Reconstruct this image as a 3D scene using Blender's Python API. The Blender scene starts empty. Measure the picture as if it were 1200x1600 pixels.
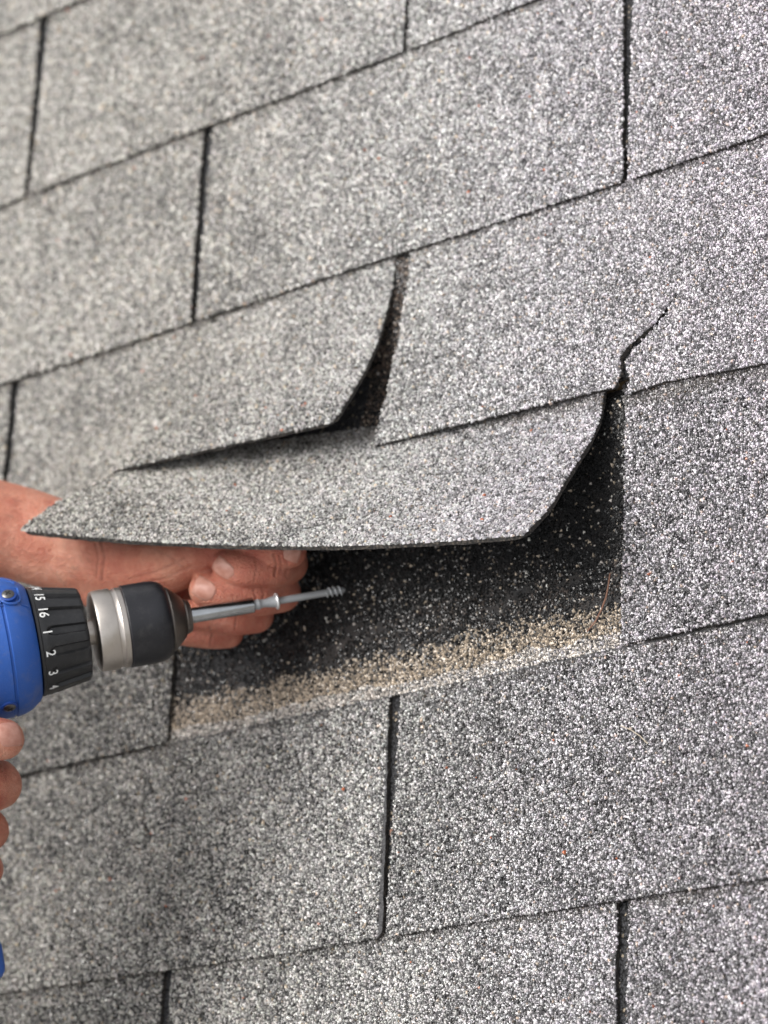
import bpy, math
import numpy as np
from mathutils import Vector, Matrix

rng = np.random.default_rng(11)
S = bpy.context.scene
COL = S.collection

# ------------------------------------------------------------------ frame of the roof
# roof coordinates in millimetres: u along the eave, v up the slope, n out of the roof
PITCH = math.radians(30.0)
RU = np.array([1.0, 0.0, 0.0])
RV = np.array([0.0, math.cos(PITCH), math.sin(PITCH)])
RN = np.array([0.0, -math.sin(PITCH), math.cos(PITCH)])
M3 = np.stack([RU, RV, RN], 1)            # roof -> world
H0 = np.array([0.0, 0.0, 3.6])            # height of the roof spot above the lawn (m)

def w(P):
    P = np.asarray(P, float)
    return P @ M3.T * 0.001 + H0

# ------------------------------------------------------------------ camera
CAMC = np.array([1116.3, -444.3, 1135.0])
CR = np.array([0.76647761, 0.02936184, -0.64159953])
CU = np.array([0.20081288, 0.93791617, 0.28282053])
CB = -np.array([-0.61007071, 0.34561705, -0.7129955])
FPX = 4633.33
cam = bpy.data.cameras.new('camera')
cam.sensor_fit = 'HORIZONTAL'
cam.sensor_width = 36.0
cam.lens = FPX / 1200 * 36.0
cam.clip_start = 0.05
cam.clip_end = 500
cam.dof.use_dof = True
cam.dof.focus_distance = 1.455
cam.dof.aperture_fstop = 9.0
cam.dof.aperture_blades = 8
camo = bpy.data.objects.new('camera', cam)
COL.objects.link(camo)
Rw = np.stack([M3 @ CR, M3 @ CU, M3 @ CB], 1)
mw = Matrix([[*Rw[i], w(CAMC)[i]] for i in range(3)] + [[0, 0, 0, 1]])
camo.matrix_world = mw
S.camera = camo

# ------------------------------------------------------------------ sky and sun
# direction to the sun in roof coordinates -> world
sd = M3 @ np.array([-0.20, 0.22, 0.93]); sd /= np.linalg.norm(sd)
sun_el = math.asin(sd[2]); sun_az = math.atan2(sd[0], sd[1])
world = bpy.data.worlds.new('World'); S.world = world
world.use_nodes = True
nt = world.node_tree; nt.nodes.clear()
sky = nt.nodes.new('ShaderNodeTexSky'); sky.sky_type = 'NISHITA'; sky.sun_disc = False
sky.sun_elevation = sun_el; sky.sun_rotation = sun_az
sky.dust_density = 4.0; sky.air_density = 1.0; sky.ozone_density = 1.0
hs = nt.nodes.new('ShaderNodeHueSaturation'); hs.inputs['Saturation'].default_value = 0.16
bg = nt.nodes.new('ShaderNodeBackground'); bg.inputs['Strength'].default_value = 0.13
ow = nt.nodes.new('ShaderNodeOutputWorld')
nt.links.new(sky.outputs[0], hs.inputs['Color']); nt.links.new(hs.outputs[0], bg.inputs['Color'])
nt.links.new(bg.outputs[0], ow.inputs['Surface'])
sl = bpy.data.lights.new('sun', 'SUN'); sl.energy = 1.4; sl.angle = math.radians(52); sl.color = (1.0, 0.965, 0.92)
so = bpy.data.objects.new('sun', sl); COL.objects.link(so)
so.rotation_euler = Vector(sd).to_track_quat('Z', 'Y').to_euler()
so.location = (0, 0, 10)

S.render.engine = 'CYCLES'
S.view_settings.view_transform = 'Standard'
S.view_settings.look = 'None'
S.view_settings.gamma = 1
S.view_settings.use_curve_mapping = False
S.view_settings.exposure = 0.96

# ------------------------------------------------------------------ node helpers
def mat(name, base=(.5, .5, .5), rough=.6, metal=0.0, **kw):
    m = bpy.data.materials.new(name); m.use_nodes = True
    b = m.node_tree.nodes['Principled BSDF']
    b.inputs['Base Color'].default_value = (*base, 1)
    b.inputs['Roughness'].default_value = rough
    b.inputs['Metallic'].default_value = metal
    for k, v in kw.items():
        b.inputs[k.replace('_', ' ')].default_value = v
    return m, m.node_tree, b

def node(t, ty, ins=None, **at):
    n = t.nodes.new(ty)
    for k, v in at.items(): setattr(n, k, v)
    for k, v in (ins or {}).items():
        if hasattr(v, 'is_output') or isinstance(v, bpy.types.NodeSocket): t.links.new(v, n.inputs[k])
        else: n.inputs[k].default_value = v
    return n

def mth(t, op, a, b=0.0, c=None):
    i = {0: a, 1: b}
    if c is not None: i[2] = c
    return node(t, 'ShaderNodeMath', i, operation=op).outputs[0]

def ramp(t, fac, stops):
    r = t.nodes.new('ShaderNodeValToRGB'); t.links.new(fac, r.inputs[0])
    e = r.color_ramp.elements
    while len(e) > 1: e.remove(e[-1])
    e[0].position = stops[0][0]; e[0].color = (*stops[0][1], 1)
    for p, c in stops[1:]:
        x = e.new(p); x.color = (*c, 1)
    return r.outputs[0]

def mixc(t, fac, a, b, bt='MIX'):
    n = t.nodes.new('ShaderNodeMix'); n.data_type = 'RGBA'; n.blend_type = bt
    for idx, v in ((0, fac), (6, a), (7, b)):
        if isinstance(v, bpy.types.NodeSocket): t.links.new(v, n.inputs[idx])
        elif idx == 0: n.inputs[0].default_value = v
        else: n.inputs[idx].default_value = (*v, 1)
    return n.outputs[2]

# --- asphalt carrying the granules (seen between them and at cut edges)
m_base, t, b = mat('asphalt', (.03, .029, .03), .75)
tc = node(t, 'ShaderNodeUVMap', uv_map='UVMap').outputs[0]
nz = node(t, 'ShaderNodeTexNoise', {'Vector': tc, 'Scale': 900.0, 'Detail': 4.0})
c1 = ramp(t, nz.outputs[0], [(.35, (.018, .018, .019)), (.65, (.07, .068, .07))])
t.links.new(c1, b.inputs['Base Color'])
bm_ = node(t, 'ShaderNodeBump', {'Height': nz.outputs[0], 'Strength': .6, 'Distance': .0006})
t.links.new(bm_.outputs[0], b.inputs['Normal'])

m_tar, t, b = mat('tar_patches', (.04, .036, .034), .42)
tc = node(t, 'ShaderNodeUVMap', uv_map='UVMap').outputs[0]
nz = node(t, 'ShaderNodeTexNoise', {'Vector': tc, 'Scale': 60.0, 'Detail': 6.0, 'Roughness': .7})
nz2 = node(t, 'ShaderNodeTexNoise', {'Vector': tc, 'Scale': 1100.0, 'Detail': 3.0})
c1 = ramp(t, nz.outputs[0], [(.40, (.010, .010, .011)), (.58, (.026, .022, .020)), (.75, (.06, .05, .046))])
c2 = ramp(t, nz2.outputs[0], [(.3, (.5, .5, .5)), (.7, (1.3, 1.3, 1.3))])
t.links.new(mixc(t, 1.0, c1, c2, 'MULTIPLY'), b.inputs['Base Color'])
bm_ = node(t, 'ShaderNodeBump', {'Height': nz2.outputs[0], 'Strength': .7, 'Distance': .0008})
t.links.new(bm_.outputs[0], b.inputs['Normal'])

m_edge, t, b = mat('cut_edge', (.035, .03, .027), .85)
g = node(t, 'ShaderNodeTexCoord').outputs['Object']
nz = node(t, 'ShaderNodeTexNoise', {'Vector': g, 'Scale': 700.0, 'Detail': 5.0})
t.links.new(ramp(t, nz.outputs[0], [(.35, (.008, .008, .008)), (.55, (.035, .03, .026)), (.75, (.14, .115, .09))]), b.inputs['Base Color'])
bm_ = node(t, 'ShaderNodeBump', {'Height': nz.outputs[0], 'Strength': 1.0, 'Distance': .0008})
t.links.new(bm_.outputs[0], b.inputs['Normal'])

# --- mineral granules, each coloured by its own stone
m_gran, t, b = mat('mineral_granules', (.3, .3, .3), .5)
at = node(t, 'ShaderNodeAttribute', attribute_name='stone').outputs['Color']
t.links.new(at, b.inputs['Base Color'])
b.inputs['Roughness'].default_value = .27
b.inputs['Specular IOR Level'].default_value = .8

# --- the same surface further off, where single granules are left to the material
def far_granules(name, stops):
    m, t, b = mat(name, (.3, .3, .3), .5)
    tc = node(t, 'ShaderNodeUVMap', uv_map='UVMap').outputs[0]
    vo = node(t, 'ShaderNodeTexVoronoi', {'Vector': tc, 'Scale': 620.0}, voronoi_dimensions='2D')
    rnd = node(t, 'ShaderNodeSeparateColor', {0: vo.outputs['Color']})
    gap = mth(t, 'MULTIPLY', vo.outputs['Distance'], 1.0)
    c = ramp(t, rnd.outputs[0], stops)
    gm = ramp(t, gap, [(.45, (1, 1, 1)), (.62, (.08, .08, .08))])
    t.links.new(mixc(t, 1.0, c, gm, 'MULTIPLY'), b.inputs['Base Color'])
    h = mth(t, 'MULTIPLY_ADD', vo.outputs['Distance'], -1.0, 1.0)
    tilt = mth(t, 'MULTIPLY', rnd.outputs[1], .5)
    h2 = mth(t, 'ADD', h, tilt)
    bm = node(t, 'ShaderNodeBump', {'Height': h2, 'Strength': .9, 'Distance': .0012})
    t.links.new(bm.outputs[0], b.inputs['Normal'])
    return m
m_far = far_granules('weathered_granules', [(0, (.03, .03, .032)), (.28, (.07, .07, .072)), (.45, (.24, .235, .23)), (.7, (.42, .41, .40)), (1, (.66, .65, .64))])
m_fardark = far_granules('unweathered_granules', [(0, (.015, .015, .016)), (.6, (.03, .03, .032)), (.93, (.05, .05, .055)), (1, (.4, .33, .24))])

# ------------------------------------------------------------------ mesh helpers
def newmesh(name, V, F, mats, midx=None, smooth=False, uv=None, colr=None):
    """V in metres (world or local); F list/array of faces"""
    me = bpy.data.meshes.new(name)
    V = np.asarray(V, np.float32)
    if isinstance(F, np.ndarray):
        k = F.shape[1]; n = len(F)
        me.vertices.add(len(V)); me.vertices.foreach_set('co', V.ravel())
        me.loops.add(n * k); me.loops.foreach_set('vertex_index', F.ravel().astype(np.int32))
        me.polygons.add(n)
        me.polygons.foreach_set('loop_start', (np.arange(n) * k).astype(np.int32))
        me.polygons.foreach_set('loop_total', np.full(n, k, np.int32))
        me.update(calc_edges=True)
    else:
        me.from_pydata([tuple(v) for v in V], [], F)
    for m in mats: me.materials.append(m)
    if midx is not None: me.polygons.foreach_set('material_index', np.asarray(midx, np.int32))
    me.polygons.foreach_set('use_smooth', np.full(len(me.polygons), bool(smooth)) if np.isscalar(smooth) or isinstance(smooth, bool) else smooth)
    if uv is not None:
        l = me.uv_layers.new(name='UVMap')
        vi = np.zeros(len(me.loops), np.int32); me.loops.foreach_get('vertex_index', vi)
        l.data.foreach_set('uv', np.asarray(uv, np.float32)[vi].ravel())
    if colr is not None:
        a = me.color_attributes.new('stone', 'FLOAT_COLOR', 'POINT')
        a.data.foreach_set('color', np.asarray(colr, np.float32).ravel())
    me.validate(); me.update()
    return me

def link(name, me, parent=None, **props):
    o = bpy.data.objects.new(name, me)
    COL.objects.link(o)
    if parent is not None: o.parent = parent
    for k, v in props.items(): o[k] = v
    return o

def empty(name, **props):
    return link(name, None, None, **props)

def project(P):
    d = np.asarray(P) - CAMC
    z = -(d @ CB)
    return 600 + FPX * (d @ CR) / z, 800 - FPX * (d @ CU) / z, z

def W(x, y, z):
    """roof-space point on the line of sight through a spot measured on the photo, z mm away"""
    return CAMC + z * (CR * (x - 600) / FPX - CU * (y - 800) / FPX - CB)

# smooth value noise in 2D (numpy)
def vnoise(x, y, seed=0):
    def h(i, j):
        q = np.sin(i * 127.1 + j * 311.7 + seed * 74.7) * 43758.5453
        return q - np.floor(q)
    i = np.floor(x); j = np.floor(y); fx = x - i; fy = y - j
    fx = fx * fx * (3 - 2 * fx); fy = fy * fy * (3 - 2 * fy)
    return (h(i, j) * (1 - fx) + h(i + 1, j) * fx) * (1 - fy) + (h(i, j + 1) * (1 - fx) + h(i + 1, j + 1) * fx) * fy
def fbm(x, y, seed=0):
    return .55 * vnoise(x, y, seed) + .3 * vnoise(x * 2.1, y * 2.1, seed + 1) + .15 * vnoise(x * 4.3, y * 4.3, seed + 2)

EXP = 127.0; TW = 305.0; T = 3.0; TOPS = EXP + 14

seed_lilac = [0.6]
batch_light_tone = [0.0]
painted_sheen = [0.0]
MG = 50
def weathered_cols(a, s, n, seedshift=0):
    """albedo of each stone on the weathered face of a tab"""
    r = rng.random(n)
    patch = fbm(a / 45.0, s / 45.0, 3)          # worn / dirty patches
    streak = fbm(a / 9.0, s / 90.0, 13)         # run-off streaks down the slope
    fine = fbm(a / 6.0, s / 6.0, 23)            # clumps
    tone = batch_light_tone[0]
    shn = painted_sheen[0]
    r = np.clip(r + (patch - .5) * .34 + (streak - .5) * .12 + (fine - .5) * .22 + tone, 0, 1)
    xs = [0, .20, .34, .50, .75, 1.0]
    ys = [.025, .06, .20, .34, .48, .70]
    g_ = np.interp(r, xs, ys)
    g_ = g_ * (1 - .30 * shn) + .30 * shn * .42          # painted sky sheen: stones pulled toward one light grey
    wm = np.clip((260 - a) / 260.0, 0, 1)
    c = np.stack([g_ * (1.0 + .03 * wm), g_ * (.985 - .004 * wm), g_ * (.975 - .085 * wm)], 1)
    tint = rng.random((n, 3)) * .07 - .035
    c = c * (1 + tint)
    # lilac cast of highlight fringes painted in toward the right; grime gathers under each edge
    lil = np.clip((a - 170) / 260.0, 0, 1)[:, None] * seed_lilac[0]
    c = c * (1 + lil * np.array([.06, -.075, .085]))
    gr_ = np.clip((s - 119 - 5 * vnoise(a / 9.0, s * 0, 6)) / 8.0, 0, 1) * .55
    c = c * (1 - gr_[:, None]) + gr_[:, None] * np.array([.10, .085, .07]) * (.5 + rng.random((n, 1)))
    k = rng.random(n)
    o = k < .0006
    c[o] = np.array([.42, .13, .06]) * (.6 + .8 * rng.random((o.sum(), 1)))
    y = (k > .0022) & (k < .025)
    c[y] *= np.array([1.05, .88, .70])
    return np.clip(c, .01, .8)

def exposed_cols(a, s, n):
    """the strip below a lifted tab: s counted from the top of the weathered face"""
    c = weathered_cols(a, s, n)
    edge = s + (10 * (fbm(a / 14.0, s / 14.0, 9) - .5) + 7 * (fbm(a / 50.0, s / 60.0, 19) - .5)) * np.clip(s / 14.0, .08, 1)
    q = rng.random(n)
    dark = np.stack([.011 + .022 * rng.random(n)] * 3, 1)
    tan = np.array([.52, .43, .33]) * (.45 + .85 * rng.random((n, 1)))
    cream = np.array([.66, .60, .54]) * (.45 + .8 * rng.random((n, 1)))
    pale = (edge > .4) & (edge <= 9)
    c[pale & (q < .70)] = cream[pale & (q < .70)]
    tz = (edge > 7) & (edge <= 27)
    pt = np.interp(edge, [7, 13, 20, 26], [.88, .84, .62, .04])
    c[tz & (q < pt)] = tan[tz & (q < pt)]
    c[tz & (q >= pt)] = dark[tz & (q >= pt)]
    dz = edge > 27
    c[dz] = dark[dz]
    wz = (edge > 24) & (edge < 46) & (rng.random(n) < .38 * np.clip(1.6 * (fbm(a / 22.0, s / 9.0, 51) - .25), 0, 1))
    c[wz] = np.array([.105, .088, .078]) * (.4 + rng.random((wz.sum(), 1)))
    pd = .028
    sp = dz & (q < pd)
    c[sp] = tan[sp] * 1.1
    sp = dz & (q > .985)
    c[sp] = (cream[sp] * 1.1)
    return np.clip(c, .01, .8)

def granules(fn, a0, a1, s0, s1, cols, pitch=1.11, keep=None, hscale=1.0, rscale=1.18, K=3, left=None, right=None):
    """low faceted stones bedded in the sheet fn(a,s)->P ; returns V,F,C in roof mm"""
    na = int((a1 - a0) / pitch); ns = int((s1 - s0) / (pitch * .87))
    A, B = np.meshgrid(np.arange(na) + .5, np.arange(ns) + .5)
    A = A + .5 * (np.round(B) % 2)
    A = (A + (rng.random(A.shape) - .5) * .75).ravel() * pitch + a0
    B = (B + (rng.random(B.shape) - .5) * .75).ravel() * pitch * .87 + s0
    k = (A > a0 - .3) & (A < a1 + .3) & (rng.random(A.size) > .04)
    A, B = A[k], B[k]
    if left is not None: m = (A > left(B) - .2) & (A < right(B) + .2); A, B = A[m], B[m]
    if keep is not None: m = keep(A, B); A, B = A[m], B[m]
    if not len(A): return None
    P = fn(A, B)
    x, y, z = project(P)
    m = (x > -MG) & (x < 1200 + MG) & (y > -MG) & (y < 1600 + MG)
    A, B, P = A[m], B[m], P[m]
    n = len(A)
    if n == 0: return None
    e = .5
    du = fn(A + e, B) - fn(A - e, B); dv = fn(A, B + e) - fn(A, B - e)
    du /= np.linalg.norm(du, axis=1)[:, None]; dv /= np.linalg.norm(dv, axis=1)[:, None]
    nn = np.cross(du, dv); nn /= np.linalg.norm(nn, axis=1)[:, None]
    dv = np.cross(nn, du)
    th = rng.random(n) * 6.283
    r = (.40 + .68 * rng.random(n) ** 1.9) * pitch * .98 * rscale
    asp = .72 + .5 * rng.random(n)
    h = (.34 + .7 * rng.random(n)) * r * hscale
    rings = []
    base_lift = .05
    tx = (rng.random(n) - .5) * .9; ty = (rng.random(n) - .5) * .9    # facet tilt
    ang = [th + 6.2832 * j / K + (rng.random(n) - .5) * .5 for j in range(K)]
    for lvl, (rs, hz) in enumerate(((1.0, -.25), (.62, 1.0))):
        for j in range(K):
            rr = r * rs * (.85 + .3 * rng.random(n))
            ca = np.cos(ang[j]) * rr * asp; sa = np.sin(ang[j]) * rr / asp
            hh = h * hz * 1.0
            if lvl: hh = hh + (ca * tx + sa * ty) * .8
            rings.append(P + du * ca[:, None] + dv * sa[:, None] + nn * (hh + base_lift)[:, None])
    V = np.stack(rings, 1)                     # n,2K,3
    F = []
    for j in range(K):
        j2 = (j + 1) % K
        F.append([j, j2, K + j2]); F.append([j, K + j2, K + j])
    F += [[K, K + 1, K + 2]] + ([[K, K + 2, K + 3]] if K == 4 else [])
    F = np.array(F)
    FF = (np.arange(n)[:, None, None] * 2 * K + F[None]).reshape(-1, 3)
    C = cols(A, B, n)
    C4 = np.concatenate([np.repeat(C, 2 * K, 0), np.ones((n * 2 * K, 1))], 1)
    return V.reshape(-1, 3), FF, C4

def sheet(fn, acols, srows, thick, top_mat=0, edge_mat=1, wrap_top=True):
    """closed slab: top grid from fn, offset underside, side walls.  triangles only"""
    A, Sg = acols, srows
    if A.ndim == 1:
        A2, S2 = np.meshgrid(A, Sg)
    else: A2, S2 = A, Sg
    ns, na = A2.shape
    a = A2.ravel(); s = S2.ravel()
    P = fn(a, s)
    e = .4
    du = fn(a + e, s) - fn(a - e, s); dv = fn(a, s + e) - fn(a, s - e)
    nn = np.cross(du, dv); nn /= np.linalg.norm(nn, axis=1)[:, None]
    Q = P - nn * thick
    V = np.concatenate([P, Q]); uv = np.concatenate([np.stack([a, s], 1)] * 2)
    idx = np.arange(ns * na).reshape(ns, na); N = ns * na
    def quads(i00, i10, i11, i01):
        return np.concatenate([np.stack([i00, i10, i11], -1).reshape(-1, 3), np.stack([i00, i11, i01], -1).reshape(-1, 3)])
    F1 = quads(idx[:-1, :-1], idx[:-1, 1:], idx[1:, 1:], idx[1:, :-1])
    F2 = F1[:, ::-1] + N
    sides = []
    def wall(ids):
        i, j = ids[:-1], ids[1:]
        sides.append(quads(j, i, i + N, j + N))
    wall(idx[0, :]); wall(idx[::-1, 0]); wall(idx[-1, ::-1]); wall(idx[:, -1])
    F3 = np.concatenate(sides)
    # orientation: walls face outward
    F = np.concatenate([F1, F2, F3])
    mi = np.concatenate([np.full(len(F1), top_mat), np.full(len(F2) + len(F3), edge_mat)])
    return V, F, mi, uv

def build_sheet(name, parent, fn, acols, srows, thick, topm, gr=None, **props):
    V, F, mi, uv = sheet(fn, acols, srows, thick)
    colr = np.ones((len(V), 4)) * [.1, .1, .1, 1]
    if gr:
        for G in gr:
            if G is None: continue
            Vg, Fg, Cg = G
            F = np.concatenate([F, Fg + len(V)]); V = np.concatenate([V, Vg])
            uv = np.concatenate([uv, np.zeros((len(Vg), 2))]); colr = np.concatenate([colr, Cg])
            mi = np.concatenate([mi, np.full(len(Fg), 2)])
    if gr and topm is not m_fardark:
        q = V[F].mean(1); x, y, z = project(q)
        out = ((x < -MG) | (x > 1200 + MG) | (y < -MG) | (y > 1600 + MG)) & (mi == 0)
        mi = np.where(out, 3, mi)
    me = newmesh(name, w(V), F, [topm, m_edge, m_gran, m_fardark if topm is m_tar else m_far], mi, False, uv * .001, colr)
    return link(name, me, parent, **props)

# ------------------------------------------------------------------ lawn far below and roof deck
gm, t, b = mat('gravel_yard', (.05, .08, .03), .9)
g = node(t, 'ShaderNodeTexCoord').outputs['Object']
nz = node(t, 'ShaderNodeTexNoise', {'Vector': g, 'Scale': 3.0, 'Detail': 8.0})
t.links.new(ramp(t, nz.outputs[0], [(.3, (.13, .125, .115)), (.7, (.22, .21, .19))]), b.inputs['Base Color'])
me = newmesh('ground', [(-200, -200, 0), (200, -200, 0), (200, 200, 0), (-200, 200, 0)], [(0, 1, 2, 3)], [gm])
link('ground', me, None, kind='structure')

m_ply, t, b = mat('plywood', (.30, .20, .11), .8)
g = node(t, 'ShaderNodeTexCoord').outputs['Object']
nz = node(t, 'ShaderNodeTexNoise', {'Vector': g, 'Scale': 6.0, 'Detail': 6.0})
t.links.new(ramp(t, nz.outputs[0], [(.3, (.22, .14, .07)), (.7, (.36, .25, .14))]), b.inputs['Base Color'])
U0, U1, V0, V1 = -1830, 1830, -7 * 127, 11 * 127
P = [(u, v, n) for n in (-T - 18, -T - .6) for u, v in ((U0, V0), (U1, V0), (U1, V1 + 150), (U0, V1 + 150))]
me = newmesh('roof', w(np.array(P)), [(3, 2, 1, 0), (4, 5, 6, 7), (0, 1, 5, 4), (1, 2, 6, 5), (2, 3, 7, 6), (3, 0, 4, 7)], [m_ply])
roof = link('roof', me, None, kind='structure')

# ------------------------------------------------------------------ courses of shingles
def course_v(k, u):
    """bottom line of course k, laid by hand so it wanders a little"""
    dv = {1: 3.0}.get(k, 0.0)
    u = np.asarray(u, float)
    w1 = .9 * np.sin(u / 190.0 + k * 1.7) + .5 * np.sin(u / 61.0 + k * 2.9)
    if k == 1:
        return k * EXP + w1 * .4 + np.interp(u, [-160, 150, 300, 400], [3, 5, 9, 1.5])
    return k * EXP + w1

def flat_fn(k, amp=1.0, lift=None):
    def fn(a, s):
        v = course_v(k, a) * np.clip(1 - s / EXP, 0, 1) + (k * EXP) * np.clip(s / EXP, 0, 1) + s
        n = T * (2 - s / EXP)
        f = np.clip(1 - s / EXP, 0, 1)
        n = n + amp * f * (fbm(a / 60.0, s / 50.0 + k * 7.3, 5) - .35) * 1.5
        if lift is not None: n = n + lift(a, s)
        return np.stack([a, v, n], 1)
    return fn

def edge_wobble(x, seed, amp=.55):
    return amp * ((vnoise(x / 3.0, x * 0 + seed, 1) - .5) + (vnoise(x / 11.0, x * 0 + seed, 2) - .5) * 1.6 + .6 * (vnoise(x / 1.1, x * 0 + seed, 4) - .5))

sshift = {(-1, .5): 7.0, (-2, 0.0): 5.0, (3, .5): 3.0, (2, 1.0): 3.0}
def tab_grid(u0, u1, top0, bot0, top1, bot1, k, s_top=EXP, fine=True, flare=True):
    """grid columns for a tab between slots; top/bot = half gap of slot at the two ends"""
    ns = 60 if fine else 8; na = 110 if fine else 10
    s = np.linspace(0, s_top, ns); q = np.linspace(0, 1, na); q = .75 * q + .25 * (.5 - .5 * np.cos(math.pi * q))
    f = s / EXP
    u0 = u0 + sshift.get((k, round(u0 / TW, 2)), 0); u1 = u1 + sshift.get((k, round(u1 / TW, 2)), 0)
    L = u0 + (bot0 + (top0 - bot0) * f) + edge_wobble(s, u0 * .13 + k)
    R = u1 - (bot1 + (top1 - bot1) * f) + edge_wobble(s, u1 * .17 + k + 40)
    if flare: L = np.where(s > EXP, np.minimum(L, u0 + .3), L); R = np.where(s > EXP, np.maximum(R, u1 - .3), R)
    A = L[:, None] + (R - L)[:, None] * q[None]
    Sg = np.repeat(s[:, None], na, 1) + edge_wobble(A[0], k * 3.3 + 9, .6)[None] * np.clip(1 - f, 0, 1)[:, None]
    # worn corners
    rc = np.random.default_rng(int(abs(u0) * 3 + k * 11 + 50)).uniform(2.0, 5.0, 2)
    dl, dr = A[0] - A[0, 0], A[0, -1] - A[0]
    cut = .8 * rc[0] * np.clip(1 - dl / rc[0], 0, 1) ** 1.6 + .8 * rc[1] * np.clip(1 - dr / rc[1], 0, 1) ** 1.6
    Sg = Sg + cut[None] * np.clip(1 - s[:, None] / 14.0, 0, 1)
    lf = lambda B: np.interp(B, s, L); rf = lambda B: np.interp(B, s, R)
    return A, Sg, lf, rf

# slot openings (half gap at the top, at the bottom) for slots seen in the picture
slot = {(-1, .5): (4.0, 1.1), (-1, 1.5): (3.2, 1.6), (-2, 0): (3.4, 2.8), (-2, 1): (3.6, 2.2), (0, 0): (2.8, 2.2), (0, 1): (1.4, 1.2),
        (1, -.5): (4.2, 3.4), (1, .5): (2.0, 2.0), (2, 0): (3.8, 2.6), (2, 1): (4.0, 1.7), (3, -.5): (4.2, 2.6), (3, .5): (2.2, 1.6)}

def tab_visible(k, j0):
    us = np.linspace(j0 * TW, (j0 + 1) * TW, 8); vs = np.linspace(k * EXP, (k + 1) * EXP, 5)
    A, B = np.meshgrid(us, vs)
    x, y, z = project(np.stack([A.ravel(), B.ravel(), np.full(A.size, 5.)], 1))
    return bool(((x > -90) & (x < 1290) & (y > -90) & (y < 1690)).any())

cache = {}
for k in range(-7, 11):
    off = .5 if k % 2 else 0.0
    # three tabs to a shingle; the joints step sideways from course to course
    js = np.arange(-6, 6) + off
    first = (k * 2) % 3
    groups = {}
    for j in js:
        groups.setdefault(int(math.floor((j - off + first) / 3)), []).append(float(j))
    for gi, jl in groups.items():
        ua, ub = jl[0] * TW, (jl[-1] + 1) * TW
        vis = any(tab_visible(k, j) or tab_visible(k + 1, j) for j in jl)
        if k == -1 and jl[0] <= .5 <= jl[-1] + 1: pass
        fn = flat_fn(k)
        # ---- upper half of the shingle (hidden but where the next course is lifted)
        s0, s1 = (EXP if k == -1 else TOPS), EXP * 2 + 12
        under = (k == -1)
        nA = 60 if vis else 6
        acols = np.linspace(ua + .4, ub - .4, nA)
        gr = []
        flap_head = (k == 0 and 0.0 in jl)
        if flap_head:
            pass                                   # built below, bent with its tab
        if under and ua < 310 and ub > -5:
            lo, hi = max(ua + .5, -12), min(ub - .5, 318)
            def keep_main(a, s):
                hid = (s > EXP + 104) & (a < 240)
                tar = fbm(a / 16.0, s / 8.0, 21) * np.interp(s, [142, 152, 168, 180], [0, 1, 1, .3])
                return ((tar < .60) | (rng.random(len(a)) < .25)) & ~hid
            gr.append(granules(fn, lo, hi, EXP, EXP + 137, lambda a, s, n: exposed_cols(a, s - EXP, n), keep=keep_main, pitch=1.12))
        head_vis = vis and not flap_head
        prop = {}
        if under and ua <= 10: prop['label'] = 'shingle whose dark upper strip and tan granules show below the lifted tab'
        if flap_head:
            sh = None
        else:
            sh = build_sheet('shingle', roof, fn, acols, np.linspace(s0, s1, 14), T, m_tar if under else m_fardark, gr, **prop)
        if flap_head:
            flap_parent_range = (ua, ub)
            # flat thirds stay on the deck, the third above the lifted tab is bent (see below)
            sh = 'PENDING'
            FLAP = (ua, ub, jl)
        for j in jl:
            if k == 0 and j == 0.0: continue
            if k == 1 and j in (-.5, .5): continue
            parent = sh if sh != 'PENDING' else None
            g0 = slot.get((k, j), (2.6, 1.8)); g1 = slot.get((k, j + 1), (2.6, 1.8))
            if tab_visible(k, j):
                amp = 1.0
                lift = None
                if (k, j) == (0, -1.0):
                    lift = lambda a, s: 2.0 * np.clip(1 - s / EXP, 0, 1) ** 1.6 * np.clip((-60 - a) / 245.0 + .4, 0, 1)
                if (k, j) == (-2, 0.0):
                    lift = lambda a, s: 0 * a
                f2 = flat_fn(k, 1.0, lift)
                top = EXP if k == -1 else TOPS
                painted_sheen[0] = .55 if k >= 2 else 0.0  # upper tabs carry grazing sheen in their stone colour
                batch_light_tone[0] = float(np.random.default_rng(int(k * 37 + j * 10 + 500)).normal(0, .035)) + (.06 if k >= 2 else 0) + (-.08 if k <= 0 and j >= .5 else 0) + {(0, -1.0): -.13, (-2, -1.0): -.06, (-1, -.5): -.05}.get((k, j), 0)  # batch spread and one darker tab; other offsets paint the light gradient
                A, Sg, lf, rf = tab_grid(j * TW, (j + 1) * TW, g0[0], g0[1], g1[0], g1[1], k, s_top=top)
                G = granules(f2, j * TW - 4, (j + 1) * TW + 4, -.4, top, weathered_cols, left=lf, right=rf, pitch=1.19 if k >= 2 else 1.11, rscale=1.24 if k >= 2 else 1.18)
                o = build_sheet('tab', parent, f2, A, Sg, T, m_base, [G])
            else:
                key = 'tab'
                if key not in cache:
                    f2 = lambda a, s: np.stack([a, s, T * (2 - s / EXP)], 1)
                    A, Sg, lf, rf = tab_grid(0, TW, 2.6, 1.8, 2.6, 1.8, 0, fine=False)
                    V, F, mi, uv = sheet(f2, A, Sg, T)
                    me = newmesh('tab', (V @ M3.T) * .001, F, [m_far, m_edge], mi, False, uv * .001)
                    cache[key] = me
                o = link('tab', cache[key], parent)
                o.location = w([j * TW, k * EXP, 0])
            if parent is None: pending = globals().setdefault('PENDING_TABS', []); pending.append(o)

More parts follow.
